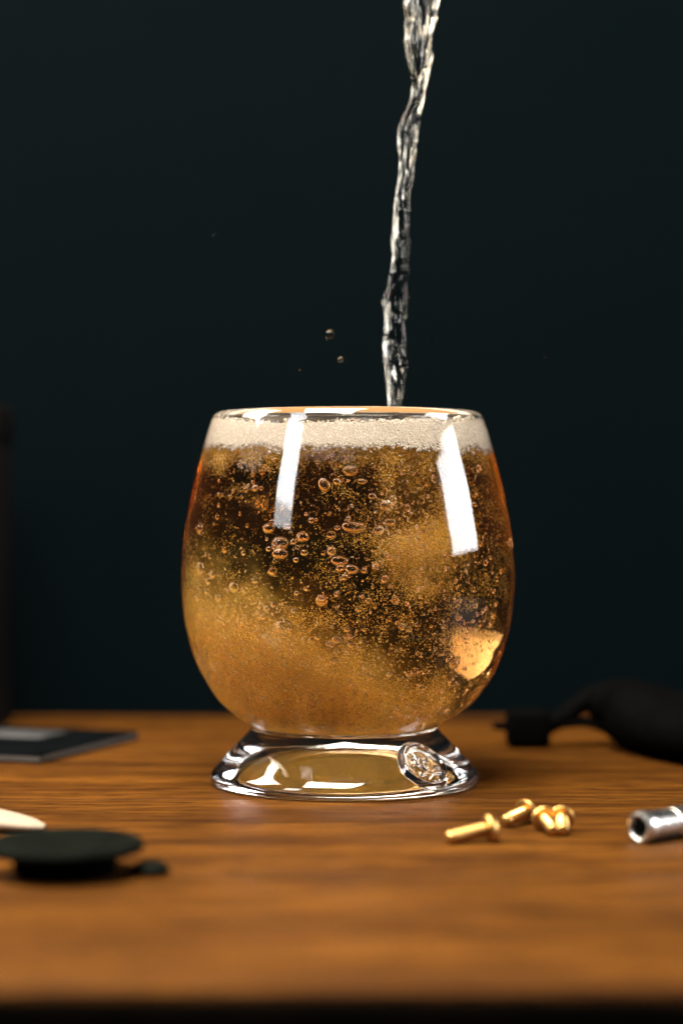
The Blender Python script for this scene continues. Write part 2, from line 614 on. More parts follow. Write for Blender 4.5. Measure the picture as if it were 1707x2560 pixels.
S_ARC, S_R, S_RAD = arc[S_I], 32.0, 6.9


def cap(u, v, a, b, w):           # rounded ridge along a segment
    ax, ay = a; bx, by = b
    dx, dy = bx - ax, by - ay
    t = np.clip(((u - ax) * dx + (v - ay) * dy) / (dx * dx + dy * dy), 0, 1)
    d = np.hypot(u - ax - t * dx, v - ay - t * dy)
    return np.clip(1 - (d / w) ** 2, 0, 1) ** 0.5


def dome(u, v, c, a, b, p=0.5):
    return np.clip(1 - ((u - c[0]) / a) ** 2 - ((v - c[1]) / b) ** 2, 0, 1) ** p


def seal_height(u, v):
    rho = np.hypot(u, v)
    h = 0.65 * smooth01((1.10 - rho) / 0.12)                        # thick pressed blob
    h += 0.65 * np.exp(-((rho - 0.90) / 0.07) ** 2)                # raised rolled rim
    h -= 0.15 * smooth01((0.80 - rho) / 0.06)
    e = 0.75 * dome(u, v, (0, 0.18), 0.38, 0.40)                   # head
    e = np.maximum(e, 0.62 * dome(u, v, (0, -0.14), 0.22, 0.26))   # jaw
    e -= 0.55 * dome(u, v, (-0.15, 0.10), 0.12, 0.11, 0.6)
    e -= 0.55 * dome(u, v, (0.15, 0.10), 0.12, 0.11, 0.6)
    e -= 0.35 * dome(u, v, (0.0, -0.05), 0.05, 0.08, 0.6)
    for k in (-0.10, -0.035, 0.035, 0.10):
        e -= 0.22 * cap(u, v, (k, -0.34), (k, -0.22), 0.022)
    e = np.maximum(e, 0.45 * cap(u, v, (-0.36, 0.34), (0.36, 0.30), 0.06) * (rho < 0.8))
    for s in (-1, 1):
        e = np.maximum(e, 0.55 * cap(u, v, (-0.42 * s, -0.34), (0.42 * s, -0.62), 0.07))
        for kx, ky in ((-0.44, -0.30), (-0.47, -0.38), (0.44, -0.66), (0.47, -0.58)):
            e = np.maximum(e, 0.6 * dome(u, v, (kx * s, ky), 0.08, 0.08))
    e = np.maximum(e, 0.4 * cap(u, v, (-0.40, -0.36), (0.0, -0.47), 0.045))
    a = np.arctan2(v, u)
    ridg = (np.abs(a - np.pi) < 0.75) | (np.abs(a + np.pi) < 0.75)
    h += 0.14 * np.sin(a * 46) * ridg * np.exp(-((rho - 0.72) / 0.07) ** 2)
    return h + 0.75 * e * (rho < 0.82)


TH, AI = np.meshgrid(th_f, np.arange(len(prof)))
U = (TH - S_TH) * S_R / S_RAD
V = (S_ARC - arc[AI]) / S_RAD
# seal stands rotated a little clockwise on the flank
ca, sa = math.cos(R(-14)), math.sin(R(-14))
Ur, Vr = U * ca - V * sa, U * sa + V * ca
H = seal_height(Ur, Vr) * (AI < len(flank) - 6)
H *= smooth01((np.minimum(AI, len(flank) - 6 - AI)) / 10.0)
wob = np.array([[noise.noise((2.2 * math.sin(t), 2.2 * math.cos(t), a_ * 0.09)) for t in th_f] for a_ in arc]) * 0.16
wob *= smooth01(AI / 14.0) * smooth01((len(flank) - AI) / 30.0)
H += wob
rr = prof[AI, 0] + nrm[AI, 0] * H
zz = np.maximum(prof[AI, 1] + nrm[AI, 1] * H, 0.10)
FV = np.stack([rr * np.sin(TH) + xoff(zz), -rr * np.cos(TH), zz], -1).reshape(-1, 3) * mm
ff = np.array(grid_faces(len(prof), len(th_f), True, True))
rho_v = np.hypot(Ur, Vr).reshape(-1)
in_seal = (rho_v[ff].max(1) < 1.03) & (np.abs(TH.reshape(-1)[ff] - S_TH).max(1) < 1.0)
full = mesh_from('foot_all', FV, ff)
nv = np.zeros(len(FV) * 3)
full.vertex_normals.foreach_get('vector', nv)
nv = nv.reshape(-1, 3)


def submesh(name, sel):
    fs = ff[sel]
    used, inv = np.unique(fs, return_inverse=True)
    me = mesh_from(name, FV[used], inv.reshape(-1, 4))
    me.normals_split_custom_set_from_vertices([tuple(n) for n in nv[used]])
    return me


foot = link('foot', submesh('foot', ~in_seal), M['glass'], glass)
seal = link('seal', submesh('seal', in_seal), M['glass'], foot)
tag(seal, 'round pressed glass seal with a raised rim and a face over crossed bones')
bpy.data.meshes.remove(full)

# ------------------------------------------------------------------ the beer
lv = rev_verts(inner[1:], th)
lf = grid_faces(len(inner) - 1, SEG)
nb = len(lv)
lv = np.vstack([lv, [[xoff(16.9) * mm, 0, 16.9 * mm]], [[0, 0, LIQ * mm]]])
for k in range(SEG):
    lf.append((nb, (k + 1) % SEG, k))
base_i = (len(inner) - 2) * SEG
top_start = len(lf)
for k in range(SEG):
    lf.append((nb + 1, base_i + k, base_i + (k + 1) % SEG))
beer_me = mesh_from('beer', lv, lf)
at = beer_me.attributes.new('open_top', 'FLOAT', 'FACE')
at.data.foreach_set('value', [0.0] * top_start + [1.0] * (len(lf) - top_start))
for i in range(top_start, len(lf)):
    beer_me.polygons[i].use_smooth = False
tag(link('beer', beer_me, M['beer']), 'clear amber beer filling the round glass up to the foam', 'beer')

# ------------------------------------------------------------------ foam
foam = empty('beer_foam', (0, 0, LIQ * mm))
tag(foam, 'cream foam head floating on the amber beer under the rim', 'foam')


def foam_top(t):
    c = np.cos(t)                                  # 1 at the camera side
    b = 95.7 + 1.9 * np.exp(-((np.abs(np.angle(np.exp(1j * np.asarray(t)))) - 1.35) / 0.55) ** 2) + 0.25 * np.sin(3 * t + 0.6)
    return b


FS = 220
tf = np.arange(FS) * 2 * np.pi / FS
rows = []
for i in range(15):                                # wall part
    k = i / 14
    row = []
    for t in tf:
        z1 = foam_top(t) + 0.35 * noise.noise((5 * math.sin(t) * 3, 5 * math.cos(t) * 3, 1)) + 0.2 * noise.noise((50 * math.sin(t), 50 * math.cos(t), 4))
        z0 = LIQ - 0.1 - 1.7 * noise.noise((4 * math.sin(t), 4 * math.cos(t), 9)) - 0.9 * noise.noise((22 * math.sin(t), 22 * math.cos(t), 3)) - 0.4 * noise.noise((60 * math.sin(t), 60 * math.cos(t), 7))
        z = z0 + (z1 - z0) * k
        r = np.interp(z, [85, LIQ, 94.6, 97.6, 99], [37.7, 36.15, 34.9, 33.9, 33.4]) + 0.12
        row.append((r * math.sin(t), -r * math.cos(t), z - LIQ))
    rows.append(row)
for fr in (0.97, 0.9, 0.75, 0.5, 0.25, 0.01):
    row = []
    for (x, y, z) in rows[14]:
        zz_ = z * (0.35 + 0.65 * fr) + 5.6 * 0.65 * (1 - fr) + 0.4 * noise.noise((x * fr * 0.35, y * fr * 0.35, 2)) + (0.25 if fr > 0.9 else 0)
        row.append((x * fr, y * fr, zz_))
    rows.append(row)
fv = np.array([p for r_ in rows for p in r_]) * mm
gf = grid_faces(len(rows), FS)
cut = 16 * FS                                      # rows past the ring are churned amber froth
link('foam_body', mesh_from('foam_body', fv, gf[:cut]), M['foam'], foam)
froth = link('churned_froth', mesh_from('churned_froth', fv - np.array((0, 0, 0.0004)), gf[cut:]), M['froth'], foam)
tag(froth, 'amber churned surface inside the ring of foam')


# unit shapes for bubbles
def ico(sub):
    bm = bmesh.new()
    bmesh.ops.create_icosphere(bm, subdivisions=sub, radius=1.0)
    bm.verts.ensure_lookup_table()
    v = np.array([x.co[:] for x in bm.verts]); f = np.array([[q.index for q in x.verts] for x in bm.faces])
    bm.free()
    return v, f


OCTA = (np.array([(1, 0, 0), (-1, 0, 0), (0, 1, 0), (0, -1, 0), (0, 0, 1), (0, 0, -1)], float),
        np.array([(0, 2, 4), (2, 1, 4), (1, 3, 4), (3, 0, 4), (2, 0, 5), (1, 2, 5), (3, 1, 5), (0, 3, 5)]))


TETRA = (np.array([(1, 1, 1), (-1, -1, 1), (-1, 1, -1), (1, -1, -1)], float) / 1.25, np.array([(0, 2, 1), (0, 1, 3), (0, 3, 2), (1, 2, 3)]))


def cloud_mesh(name, cen, rad, sub=1):
    v, f = TETRA if sub == -1 else OCTA if sub == 0 else ico(sub)
    n = len(cen)
    V_ = (cen[:, None, :] + rad[:, None, None] * v[None]).reshape(-1, 3)
    F_ = (f[None] + (np.arange(n) * len(v))[:, None, None]).reshape(-1, 3)
    me = bpy.data.meshes.new(name)
    me.vertices.add(len(V_)); me.vertices.foreach_set('co', V_.ravel())
    me.loops.add(F_.size); me.loops.foreach_set('vertex_index', F_.ravel().astype(np.int32))
    me.polygons.add(len(F_)); me.polygons.foreach_set('loop_start', np.arange(0, F_.size, 3, dtype=np.int32))
    me.update(); me.validate()
    me.polygons.foreach_set('use_smooth', [True] * len(me.polygons))
    return me


# beads of foam against the wall, mostly along its lower and upper edges
cen, rad = [], []
for _ in range(5200):
    t = random.uniform(-1.75, 1.75)
    zt = float(foam_top(np.array(t)))
    k = random.random()
    if k < 0.5: z = LIQ - 1.7 * noise.noise((4 * math.sin(t), 4 * math.cos(t), 9)) - 0.9 * noise.noise((22 * math.sin(t), 22 * math.cos(t), 3)) + random.gauss(-0.3, 0.7)
    elif k < 0.7: z = zt + random.gauss(0.0, 0.35)
    else: z = random.uniform(LIQ, zt)
    rr_ = min(0.6, 0.12 + random.expovariate(8.0)) * (1.35 if 0.2 < t < 0.9 else 0.9)
    r_w = np.interp(z, [85, LIQ, 94.6, 97.6, 99], [37.7, 36.15, 34.9, 33.9, 33.4]) - 0.75 * rr_ + 0.16
    cen.append((r_w * math.sin(t), -r_w * math.cos(t), z - LIQ)); rad.append(rr_)
fb = link('foam_beads', cloud_mesh('foam_beads', np.array(cen) * mm, np.array(rad) * mm, 1), M['foam'], foam)
tag(fb, kind='stuff')
# bigger clear film bubbles on the upper edge of the foam
cen, rad = [], []
for (t0, n, sp) in ((-0.36, 3, 0.02), (0.06, 9, 0.035), (0.62, 10, 0.10), (0.50, 5, 0.03), (0.95, 8, 0.12), (-0.9, 6, 0.2), (0.25, 5, 0.1)):
    for _ in range(n):
        t = t0 + random.gauss(0, sp)
        r_ = random.uniform(0.28, 0.62)
        z = float(foam_top(np.array(t))) + random.uniform(-0.3, 0.9)
        rw = np.interp(z, [85, LIQ, 94.6, 97.6, 99], [37.7, 36.15, 34.9, 33.9, 33.4]) - r_ - 0.05
        cen.append((rw * math.sin(t), -rw * math.cos(t), z - LIQ)); rad.append(r_)
tb = link('edge_bubbles', cloud_mesh('edge_bubbles', np.array(cen) * mm, np.array(rad) * mm, 3), M['film'], foam)
tag(tb, kind='stuff')

# ------------------------------------------------------------------ fine bubble clouds in the beer
GX = np.array([430, 504, 578, 652, 726, 800, 874, 948, 1022, 1096, 1170.])
GY = np.array([1025, 1055, 1100, 1170, 1240, 1310, 1380, 1450, 1520, 1590, 1660.])
GD = np.array([
    [.85, .9, .8, .7, .75, .8, .8, .8, .7, .7, .8],
    [.55, .9, .7, .55, .30, .55, .7, .72, .6, .5, .5],
    [.15, .2, .12, .12, .12, .2, .28, .5, .45, .3, .3],
    [.12, .06, .08, .10, .14, .18, .26, .4, .42, .3, .3],
    [.35, .10, .06, .06, .08, .12, .45, .95, .75, .3, .3],
    [.60, .25, .10, .06, .08, .20, .35, .75, .40, .35, .35],
    [.85, .55, .40, .28, .22, .26, .30, .34, .36, .30, .30],
    [1.0, .95, .90, .78, .42, .26, .22, .24, .30, .28, .22],
    [1.0, 1.0, 1.0, .95, .85, .55, .20, .28, .32, .22, .18],
    [1.0, 1.0, 1.0, 1.0, 1.0, .95, .80, .70, .45, .32, .28],
    [1.0, 1.0, 1.0, 1.0, 1.0, 1.0, 1.0, .90, .75, .55, .45]])
PX = 8478.0


def density(x, y):
    i = np.clip(np.searchsorted(GX, x) - 1, 0, len(GX) - 2)
    j = np.clip(np.searchsorted(GY, y) - 1, 0, len(GY) - 2)
    u = np.clip((x - GX[i]) / (GX[i + 1] - GX[i]), 0, 1)
    v = np.clip((y - GY[j]) / (GY[j + 1] - GY[j]), 0, 1)
    return (GD[j, i] * (1-u)*(1-v) + GD[j, i+1] * u*(1-v) + GD[j+1, i] * (1-u)*v + GD[j+1, i+1] * u*v)


def inside(x, depth, zmm):
    """x, z in mm as seen; depth behind the inner front wall -> y in mm (nan if outside)."""
    ri = r_in(zmm)
    w = ri * ri - x * x
    y0 = -np.sqrt(np.maximum(w, 0))
    y = y0 + depth
    bad = (w <= 0.5) | (np.hypot(x, y) > ri - 0.4)
    return np.where(bad, np.nan, y)


NC = 1300000
cx = rng.uniform(425, 1175, NC); cyy = rng.uniform(1022, 1676, NC)
dep = 0.35 + rng.exponential(8.5, NC)
zc = 73.6 + (1176 - cyy) / PX * 1000 * (1 - 0.065 * np.clip(1 - dep / 40, 0, 1))
xc = (cx - 798) / PX * 1000 * 0.925
yc = inside(xc, dep, zc)
dn = density(cx, cyy)
print('candidates inside', int((~np.isnan(yc)).sum()))
fr = np.array([noise.fractal((a * 0.16, b * 0.16, c * 0.16), 0.9, 2.1, 4) for a, b, c in zip(xc, np.nan_to_num(yc), zc)])
fr2 = np.array([noise.noise((a * 0.9, b * 0.9, c * 0.9)) for a, b, c in zip(xc, np.nan_to_num(yc), zc)])
prob = np.clip(dn ** 2.6 + (dn * (1.10 - dn)) * 1.5 * (fr + 0.45 * fr2 - 0.06), 0, 1)
fr3 = np.array([noise.noise((a * 2.1, b * 2.1, c * 1.5)) for a, b, c in zip(xc, np.nan_to_num(yc), zc)])
prob *= np.clip(0.52 + 0.7 * fr3 + 0.6 * fr, 0.06, 1)
keep = (~np.isnan(yc)) & (rng.uniform(0, 1, NC) < prob) & (zc < LIQ - 0.4) & (zc > 17.9)
idx = np.where(keep)[0]
print('tiny bubbles', len(idx))
rad = 0.038 + rng.exponential(0.026, len(idx)) + 0.034 * dn[idx]
rad = np.minimum(rad, 0.36)
cen = np.stack([xc[idx] + xoff(zc[idx]), yc[idx], zc[idx]], 1)
ri = r_in(cen[:, 2])
ok = np.hypot(cen[:, 0], cen[:, 1]) < ri - rad - 0.12
tiny = ok & (rad < 0.105)
o = link('bubble_cloud', cloud_mesh('bubble_cloud', cen[tiny] * mm, rad[tiny] * mm, -1), M['micro'])
tag(o, 'swirling cloud of fine gold bubbles in the beer', 'bubbles', kind='stuff')
big_ = ok & (rad >= 0.105)
o2 = link('coarse_bubbles', cloud_mesh('coarse_bubbles', cen[big_] * mm, rad[big_] * mm, 0), M['micro'], o)
tag(o2, kind='stuff')

# ------------------------------------------------------------------ single air bubbles
v_, f_ = ico(4)
bub_me = mesh_from('air_bubble', v_, f_)
bub_me.materials.append(M['bubble'])
BA = [  # x, y, half width, half height in picture units of the upper half
    (652, 320, 16, 14), (792, 358, 34, 26), (678, 420, 26, 34), (737, 405, 22, 18), (335, 440, 15, 15), (376, 433, 18, 18), (370, 408, 12, 10),
    (206, 460, 11, 11), (227, 462, 10, 10), (264, 471, 12, 12), (222, 514, 11, 11), (209, 564, 14, 14), (945, 512, 31, 28), (885, 470, 18, 15),
    (840, 405, 20, 14), (440, 612, 28, 24), (522, 602, 20, 14), (490, 675, 40, 30), (488, 722, 38, 24), (588, 648, 30, 24), (596, 717, 18, 16),
    (710, 640, 24, 20), (735, 608, 16, 12), (805, 606, 52, 28), (710, 708, 22, 22), (745, 752, 38, 24), (748, 784, 20, 14), (557, 748, 14, 13),
    (765, 822, 18, 16), (797, 788, 30, 22), (960, 585, 26, 18), (912, 618, 26, 22), (985, 690, 16, 16), (960, 738, 16, 16), (940, 830, 20, 19),
    (897, 770, 14, 14), (850, 795, 14, 12), (1360, 345, 20, 20), (1385, 768, 16, 16), (240, 708, 17, 17), (328, 720, 14, 14), (130, 798, 30, 36),
    (200, 820, 20, 20), (168, 850, 20, 20), (290, 872, 28, 26), (382, 840, 18, 15), (327, 878, 12, 11), (132, 618, 22, 28), (346, 602, 11, 11),
    (428, 657, 9, 9), (393, 540, 6, 6), (436, 700, 14, 13), (285, 735, 8, 8), (546, 668, 16, 14), (563, 692, 12, 11), (644, 572, 9, 9),
    (670, 912, 26, 18), (600, 872, 12, 11), (730, 895, 14, 13), (1080, 880, 14, 14), (1040, 520, 14, 18), (1237, 778, 12, 12), (175, 740, 14, 14)]
BB = [(415, 157, 17, 16), (545, 130, 14, 14), (505, 205, 45, 38), (668, 85, 28, 26), (735, 55, 14, 14), (870, 85, 16, 16), (1015, 198, 20, 18),
      (1048, 213, 13, 13), (1080, 40, 16, 16), (1260, 168, 14, 14), (1340, 118, 12, 12), (1372, 140, 14, 14), (1262, 352, 16, 16), (1360, 318, 8, 8),
      (1190, 322, 12, 12), (1215, 352, 10, 10), (1045, 405, 18, 16), (960, 408, 14, 14), (650, 245, 14, 13), (820, 215, 8, 8), (695, 272, 12, 12),
      (770, 240, 10, 10), (215, 82, 22, 20), (110, 90, 16, 16), (405, 98, 8, 8), (605, 35, 12, 12), (1325, 340, 7, 7), (1296, 278, 7, 7)]
bub = [((430 + a / 1.782) / 1.0887, (980 + b / 1.782) / 1.0887, c / 1.782 / 1.0887, d / 1.782 / 1.0887) for a, b, c, d in BA]
bub += [((430 + a / 1.782) / 1.0887, (1450 + b / 1.782) / 1.0887, c / 1.782 / 1.0887, d / 1.782 / 1.0887) for a, b, c, d in BB]
n_named = len(bub)
tries = 0
while len(bub) < n_named + 300 and tries < 9000:
    tries += 1
    x, y = random.uniform(440, 1160), random.uniform(1070, 1560)
    if abs(x - 798) > 350: continue
    dd = float(density(np.array([x]), np.array([y]))[0])
    if dd > 0.7 or random.random() > 0.35 + dd: continue
    r_ = 1.6 + random.expovariate(0.5)
    bub.append((x, y, r_, r_ * random.uniform(0.85, 1.05)))
notable = {
    2: 'tall tilted oval air bubble high in the middle of the beer',
    12: 'round ring-like air bubble high right of centre in the beer',
    17: 'large flattened air bubble, upper one of the touching pair left of centre',
    18: 'large flattened air bubble, lower one of the touching pair left of centre',
    23: 'widest oval air bubble at the centre of the beer',
    1: 'broad flattened air bubble just under the foam at centre',
    15: 'round air bubble touching the lower end of the left window reflection',
    19: 'round air bubble just right of the touching pair',
    25: 'wide air bubble with a smaller one below it, centre of the beer',
    41: 'tall air bubble close to the left wall of the glass',
    44: 'round ring-like air bubble above the gold cloud at lower left',
    37: 'lone round air bubble at the upper right wall of the glass',
    65: 'largest air bubble inside the gold cloud at lower left',
    66: 'round air bubble at the upper edge of the gold cloud',
    75: 'dark ringed air bubble against the pink light patch at lower right'}
extra_c, extra_r, spots = [], [], []
for i, (x, y, a, b) in enumerate(bub):
    k = 1000 / PX
    az, ax = b * k * 0.93, a * k * 0.93
    ay = min(ax, az)
    d = max(ax, ay) + 0.5 + (abs(random.gauss(0, 2.0)) if i < n_named else random.expovariate(0.16))
    z = 73.6 + (1176 - y) * k * 0.94
    xm = (x - 798) * k * 0.93
    yy = float(inside(np.array([xm]), np.array([d]), np.array([z]))[0])
    if math.isnan(yy): continue
    for _ in range(60):                                  # push inside the wall
        need = float(r_in(np.array([z]))[0]) - max(ax, ay) - 0.25
        if math.hypot(xm, yy) <= need: break
        xm *= 0.99; yy *= 0.985
    if z + az > LIQ - 0.2: continue
    if i >= n_named:
        extra_c.append((xm + xoff(z), yy, z)); extra_r.append(ax)
        continue
    o = link('air_bubble', bub_me)
    o.location = (xm * mm + xoff(z) * mm, yy * mm, z * mm)
    o.scale = (ax * mm, ay * mm, az * mm)
    if i in (2,): o.rotation_euler = (0, R(-25), 0)
    if i in (25, 23): o.rotation_euler = (0, R(6), 0)
    tag(o, notable.get(i), 'bubble', 'air bubbles in the beer')
    spots.append((o, x, y, a * b, i in notable))
k = 1000 / PX
for _ in range(15000):
    x, y = random.uniform(440, 1160), random.uniform(1030, 1670)
    dd = float(density(np.array([x]), np.array([y]))[0])
    if random.random() > dd ** 1.4 + 0.03: continue
    r_ = min(0.9, 0.15 + random.expovariate(9.0))
    z = 73.6 + (1176 - y) * k * 0.94
    xm = (x - 798) * k * 0.925
    yy = float(inside(np.array([xm]), np.array([r_ + 0.3 + random.expovariate(0.6)]), np.array([z]))[0])
    if math.isnan(yy) or z > LIQ - 0.3 - r_ or z < 17.6 + r_ or math.hypot(xm, yy) > float(r_in(np.array([z]))[0]) - r_ - 0.2: continue
    extra_c.append((xm + xoff(z), yy, z)); extra_r.append(r_)
print('small bubbles', len(extra_c))
o = link('small_bubbles', cloud_mesh('small_bubbles', np.array(extra_c) * mm, np.array(extra_r) * mm, 2), M['bubble'])
tag(o, 'scatter of pinhead air bubbles between the larger ones in the beer', 'bubbles', kind='stuff')
ORD = ['largest', 'second largest', 'third largest', 'fourth largest', 'fifth largest', 'sixth largest', 'seventh largest', 'eighth largest',
       'ninth largest', 'tenth largest', 'eleventh largest', 'twelfth largest', 'smallest']
zones = {}
for sp in spots:
    if sp[4]: continue
    _, x, y, ar, _ = sp
    row = 'just under the foam' if y < 1120 else 'in the upper half' if y < 1250 else 'at mid height' if y < 1350 else 'in the lower half'
    colm = ('by the left wall' if x < 520 else 'beside the left reflection' if x < 630 else 'left of centre' if x < 760
            else 'at centre' if x < 850 else 'right of centre' if x < 1000 else 'near the right wall')
    zones.setdefault((row, colm), []).append(sp)
for (row, colm), lst in zones.items():
    lst.sort(key=lambda q: -q[3])
    for k, sp in enumerate(lst):
        w = (ORD[min(k, 12)] + ' plain') if len(lst) > 1 else 'single plain'
        tag(sp[0], '%s air bubble %s, %s' % (w, row, colm))

# ------------------------------------------------------------------ stream and droplets
SY = np.array([-70, 0, 60, 100, 160, 215, 245, 285, 330, 400, 450, 500, 560, 620, 660, 690, 740, 790, 830, 880, 935, 990.])
SX = np.array([976, 971, 965, 961, 963, 960, 951, 940, 936, 932, 926, 921, 918, 916, 911, 907, 905, 903, 904, 907, 906, 905.])
SW = np.array([44, 42, 39, 34, 25, 19, 19, 25, 22, 18, 19, 22, 22, 23, 25, 30, 28, 31, 32, 25, 18, 17.])
NS, NA = 1100, 96
yy_ = np.linspace(-70, 985, NS)
sx = pchip(SY, SX, yy_); sw = pchip(SY, SW, yy_)
sv = np.zeros((NS, NA, 3))
ang = np.arange(NA) * 2 * np.pi / NA
for i in range(NS):
    zmm = 73.6 + (1176 - yy_[i]) / PX * 1000
    tw = zmm * 0.03
    for k in range(NA):
        ca_, sa_ = math.cos(ang[k] + tw), math.sin(ang[k] + tw)
        n1 = noise.noise((ca_ * 1.3, sa_ * 1.3, zmm * 0.05))
        n2 = noise.noise((ca_ * 3.2 + 7, sa_ * 3.2, zmm * 0.11))
        n3 = noise.noise((ca_ * 5.0 + 3, sa_ * 5.0, zmm * 0.22 + 5))
        f = 1 + 0.30 * n1 + 0.40 * n2 + 0.22 * n3
        w = 0.80 * sw[i] / PX * 1000
        sv[i, k] = ((sx[i] - 798) / PX * 1000 + w * f * math.cos(ang[k]), 0.62 * w * f * math.sin(ang[k]), zmm)
sf = grid_faces(NS, NA, True, True)
st = mesh_from('water_stream', sv.reshape(-1, 3) * mm, sf)
bm = bmesh.new(); bm.from_mesh(st)
bmesh.ops.holes_fill(bm, edges=[e for e in bm.edges if e.is_boundary], sides=0)
bmesh.ops.recalc_face_normals(bm, faces=bm.faces)
bm.to_mesh(st); bm.free()
tag(link('pouring_stream', st, M['water']), 'clear twisted stream of liquid pouring from above into the glass', 'liquid stream')

drops = [(758, 776, 9.5, 10, 0, 'largest droplet in the air left of the stream above the glass'),
         (751, 786, 4.5, 4.5, 1, 'tiny droplet touching the underside of the largest droplet'),
         (781, 834, 6.5, 6.5, 0, 'round droplet in the air just above the middle of the rim'),
         (986, 791, 2.0, 6.5, 0, 'thin upright droplet just right of the stream'),
         (1240, 829, 5.5, 1.8, 0, 'thin flat droplet far right of the stream'),
         (690, 857, 2.2, 2.2, 0, 'pinpoint droplet in the air above the left of the rim'),
         (497, 553, 2.6, 2.2, 0, 'pinpoint droplet high in the air at left')]
drop_me = mesh_from('droplet', v_, f_)
drop_me.materials.append(M['water'])
for x, y, a, b, _, lab in drops:
    o = link('droplet', drop_me)
    o.location = ((x - 798) / PX, -0.012, 0.0736 + (1176 - y) / PX)
    o.scale = (a / PX, min(a, b) / PX, b / PX)
    if a != b and min(a, b) < 3: o.rotation_euler = (0, R(14), 0)
    tag(o, lab, 'droplet', 'droplets in the air')


# ------------------------------------------------------------------ brass screws
def screw_parts(parent, length=0.0105):
    head = [(0, 0.0), (0.0011, -0.0001), (0.0022, -0.0003), (0.0029, -0.0009), (0.0031, -0.0017), (0.0028, -0.0023), (0.0013, -0.0024), (0, -0.0024)]
    hd_ = link('head', lathe_mesh('head', [(r, -z) for r, z in head], 40, angle=40), M['brass'], parent)
    sh = [(0, 0.002), (0.0015, 0.002)]
    n = int((length - 0.003) / 0.0006)
    for i in range(n):
        z = 0.0028 + i * 0.0006
        sh += [(0.00135, z), (0.00155, z + 0.0003)]
    sh += [(0.0014, length), (0.0010, length + 0.0005), (0, length + 0.0005)]
    link('shaft', lathe_mesh('shaft', sh, 32, angle=60), M['brass'], parent)
    b = box_bm(0.0030, 0.0006, 0.0006, 0.0, at=(0, 0, 0.0001))
    link('slot', bm_mesh('slot', b, False), M['black_metal'], hd_)


def lay_screw(head_xy, tip_xy, label, k=0.98):
    e = empty('brass_screw')
    screw_parts(e)
    h = Vector((head_xy[0], head_xy[1], 0.0031 * k)); t = Vector((tip_xy[0], tip_xy[1], 0.0016 * k))
    e.location = h
    e.scale = (k, k, k)
    e.rotation_euler = (t - h).to_track_quat('Z', 'X').to_euler()
    tag(e, label, 'screw', 'brass screws in front of the glass')


lay_screw((0.0330, -0.0960), (0.0240, -0.0985), 'brass screw lying alone, head right, nearest the glass foot', 1.1)
lay_screw((0.0426, -0.0690), (0.0350, -0.0790), 'brass screw with its shaft slanting towards the camera, middle of the group')
lay_screw((0.0448, -0.0790), (0.0462, -0.0890), 'brass screw pointing at the camera, left of the close pair')
lay_screw((0.0491, -0.0785), (0.0484, -0.0885), 'brass screw pointing at the camera, rightmost of the group')

# ------------------------------------------------------------------ steel nut driver at the right edge
nd = empty('nut_driver', (0.0640, -0.0985, 0.0036))
ax_dir = Vector((0.78, 0.63, 0.0))
nd.rotation_euler = ax_dir.to_track_quat('Z', 'X').to_euler()
sk_ = link('socket', lathe_mesh('socket', [(0.0024, 0.006), (0.0024, 0.0002), (0.0028, 0.0), (0.0034, 0.0002), (0.0036, 0.0008), (0.0036, 0.0030), (0.0033, 0.0038),
                                     (0.0033, 0.0105), (0.0030, 0.0112), (0, 0.0112)], 48), M['steel'], nd)
link('bore', lathe_mesh('bore', [(0.00235, 0.0025), (0, 0.0025)], 6), M['black_metal'], sk_)
link('collar', lathe_mesh('collar', [(0, 0.0108), (0.0034, 0.0108), (0.0035, 0.0114), (0.0035, 0.0160), (0.0032, 0.0166), (0.0022, 0.0170), (0, 0.0170)], 48), M['steel'], nd)
link('shank', lathe_mesh('shank', [(0, 0.016), (0.0024, 0.016), (0.0024, 0.045), (0.0018, 0.047), (0, 0.047)], 6), M['steel'], nd)
tag(nd, 'steel nut driver bit lying at the right edge of the table', 'tool bit')

# ------------------------------------------------------------------ notebook at left behind the glass
nbk = empty('notebook', (-0.0895, 0.041, 0.0), math.atan2(0.94, 0.341))
# local x runs along the right edge (66 mm), local y to the left (90 mm)
w_, d_ = 0.066, 0.095


def slab(name, x0, x1, y0, y1, z0, z1, m, bev=0.0004):
    b = box_bm(x1 - x0, y1 - y0, z1 - z0, bev, 2, ((x0 + x1) / 2, (y0 + y1) / 2, (z0 + z1) / 2))
    return link(name, bm_mesh(name, b), m, nbk)


slab('back_cover', 0, w_, 0, d_, 0.0, 0.0005, M['cover'], 0.0001)
slab('pages', 0.0003, w_ - 0.0003, 0.0003, d_ - 0.0003, 0.00055, 0.0023, M['pages'], 0.0002)
slab('front_cover', 0, w_, 0, d_, 0.00235, 0.0029, M['cover'], 0.0001)
slab('glare_patch', 0.036, 0.056, 0.020, 0.045, 0.00292, 0.00300, M['label'], 0.0)  # glare on the cover put in as a paler patch
tag(nbk, 'thin dark notebook with grey edges lying left behind the glass', 'notebook')

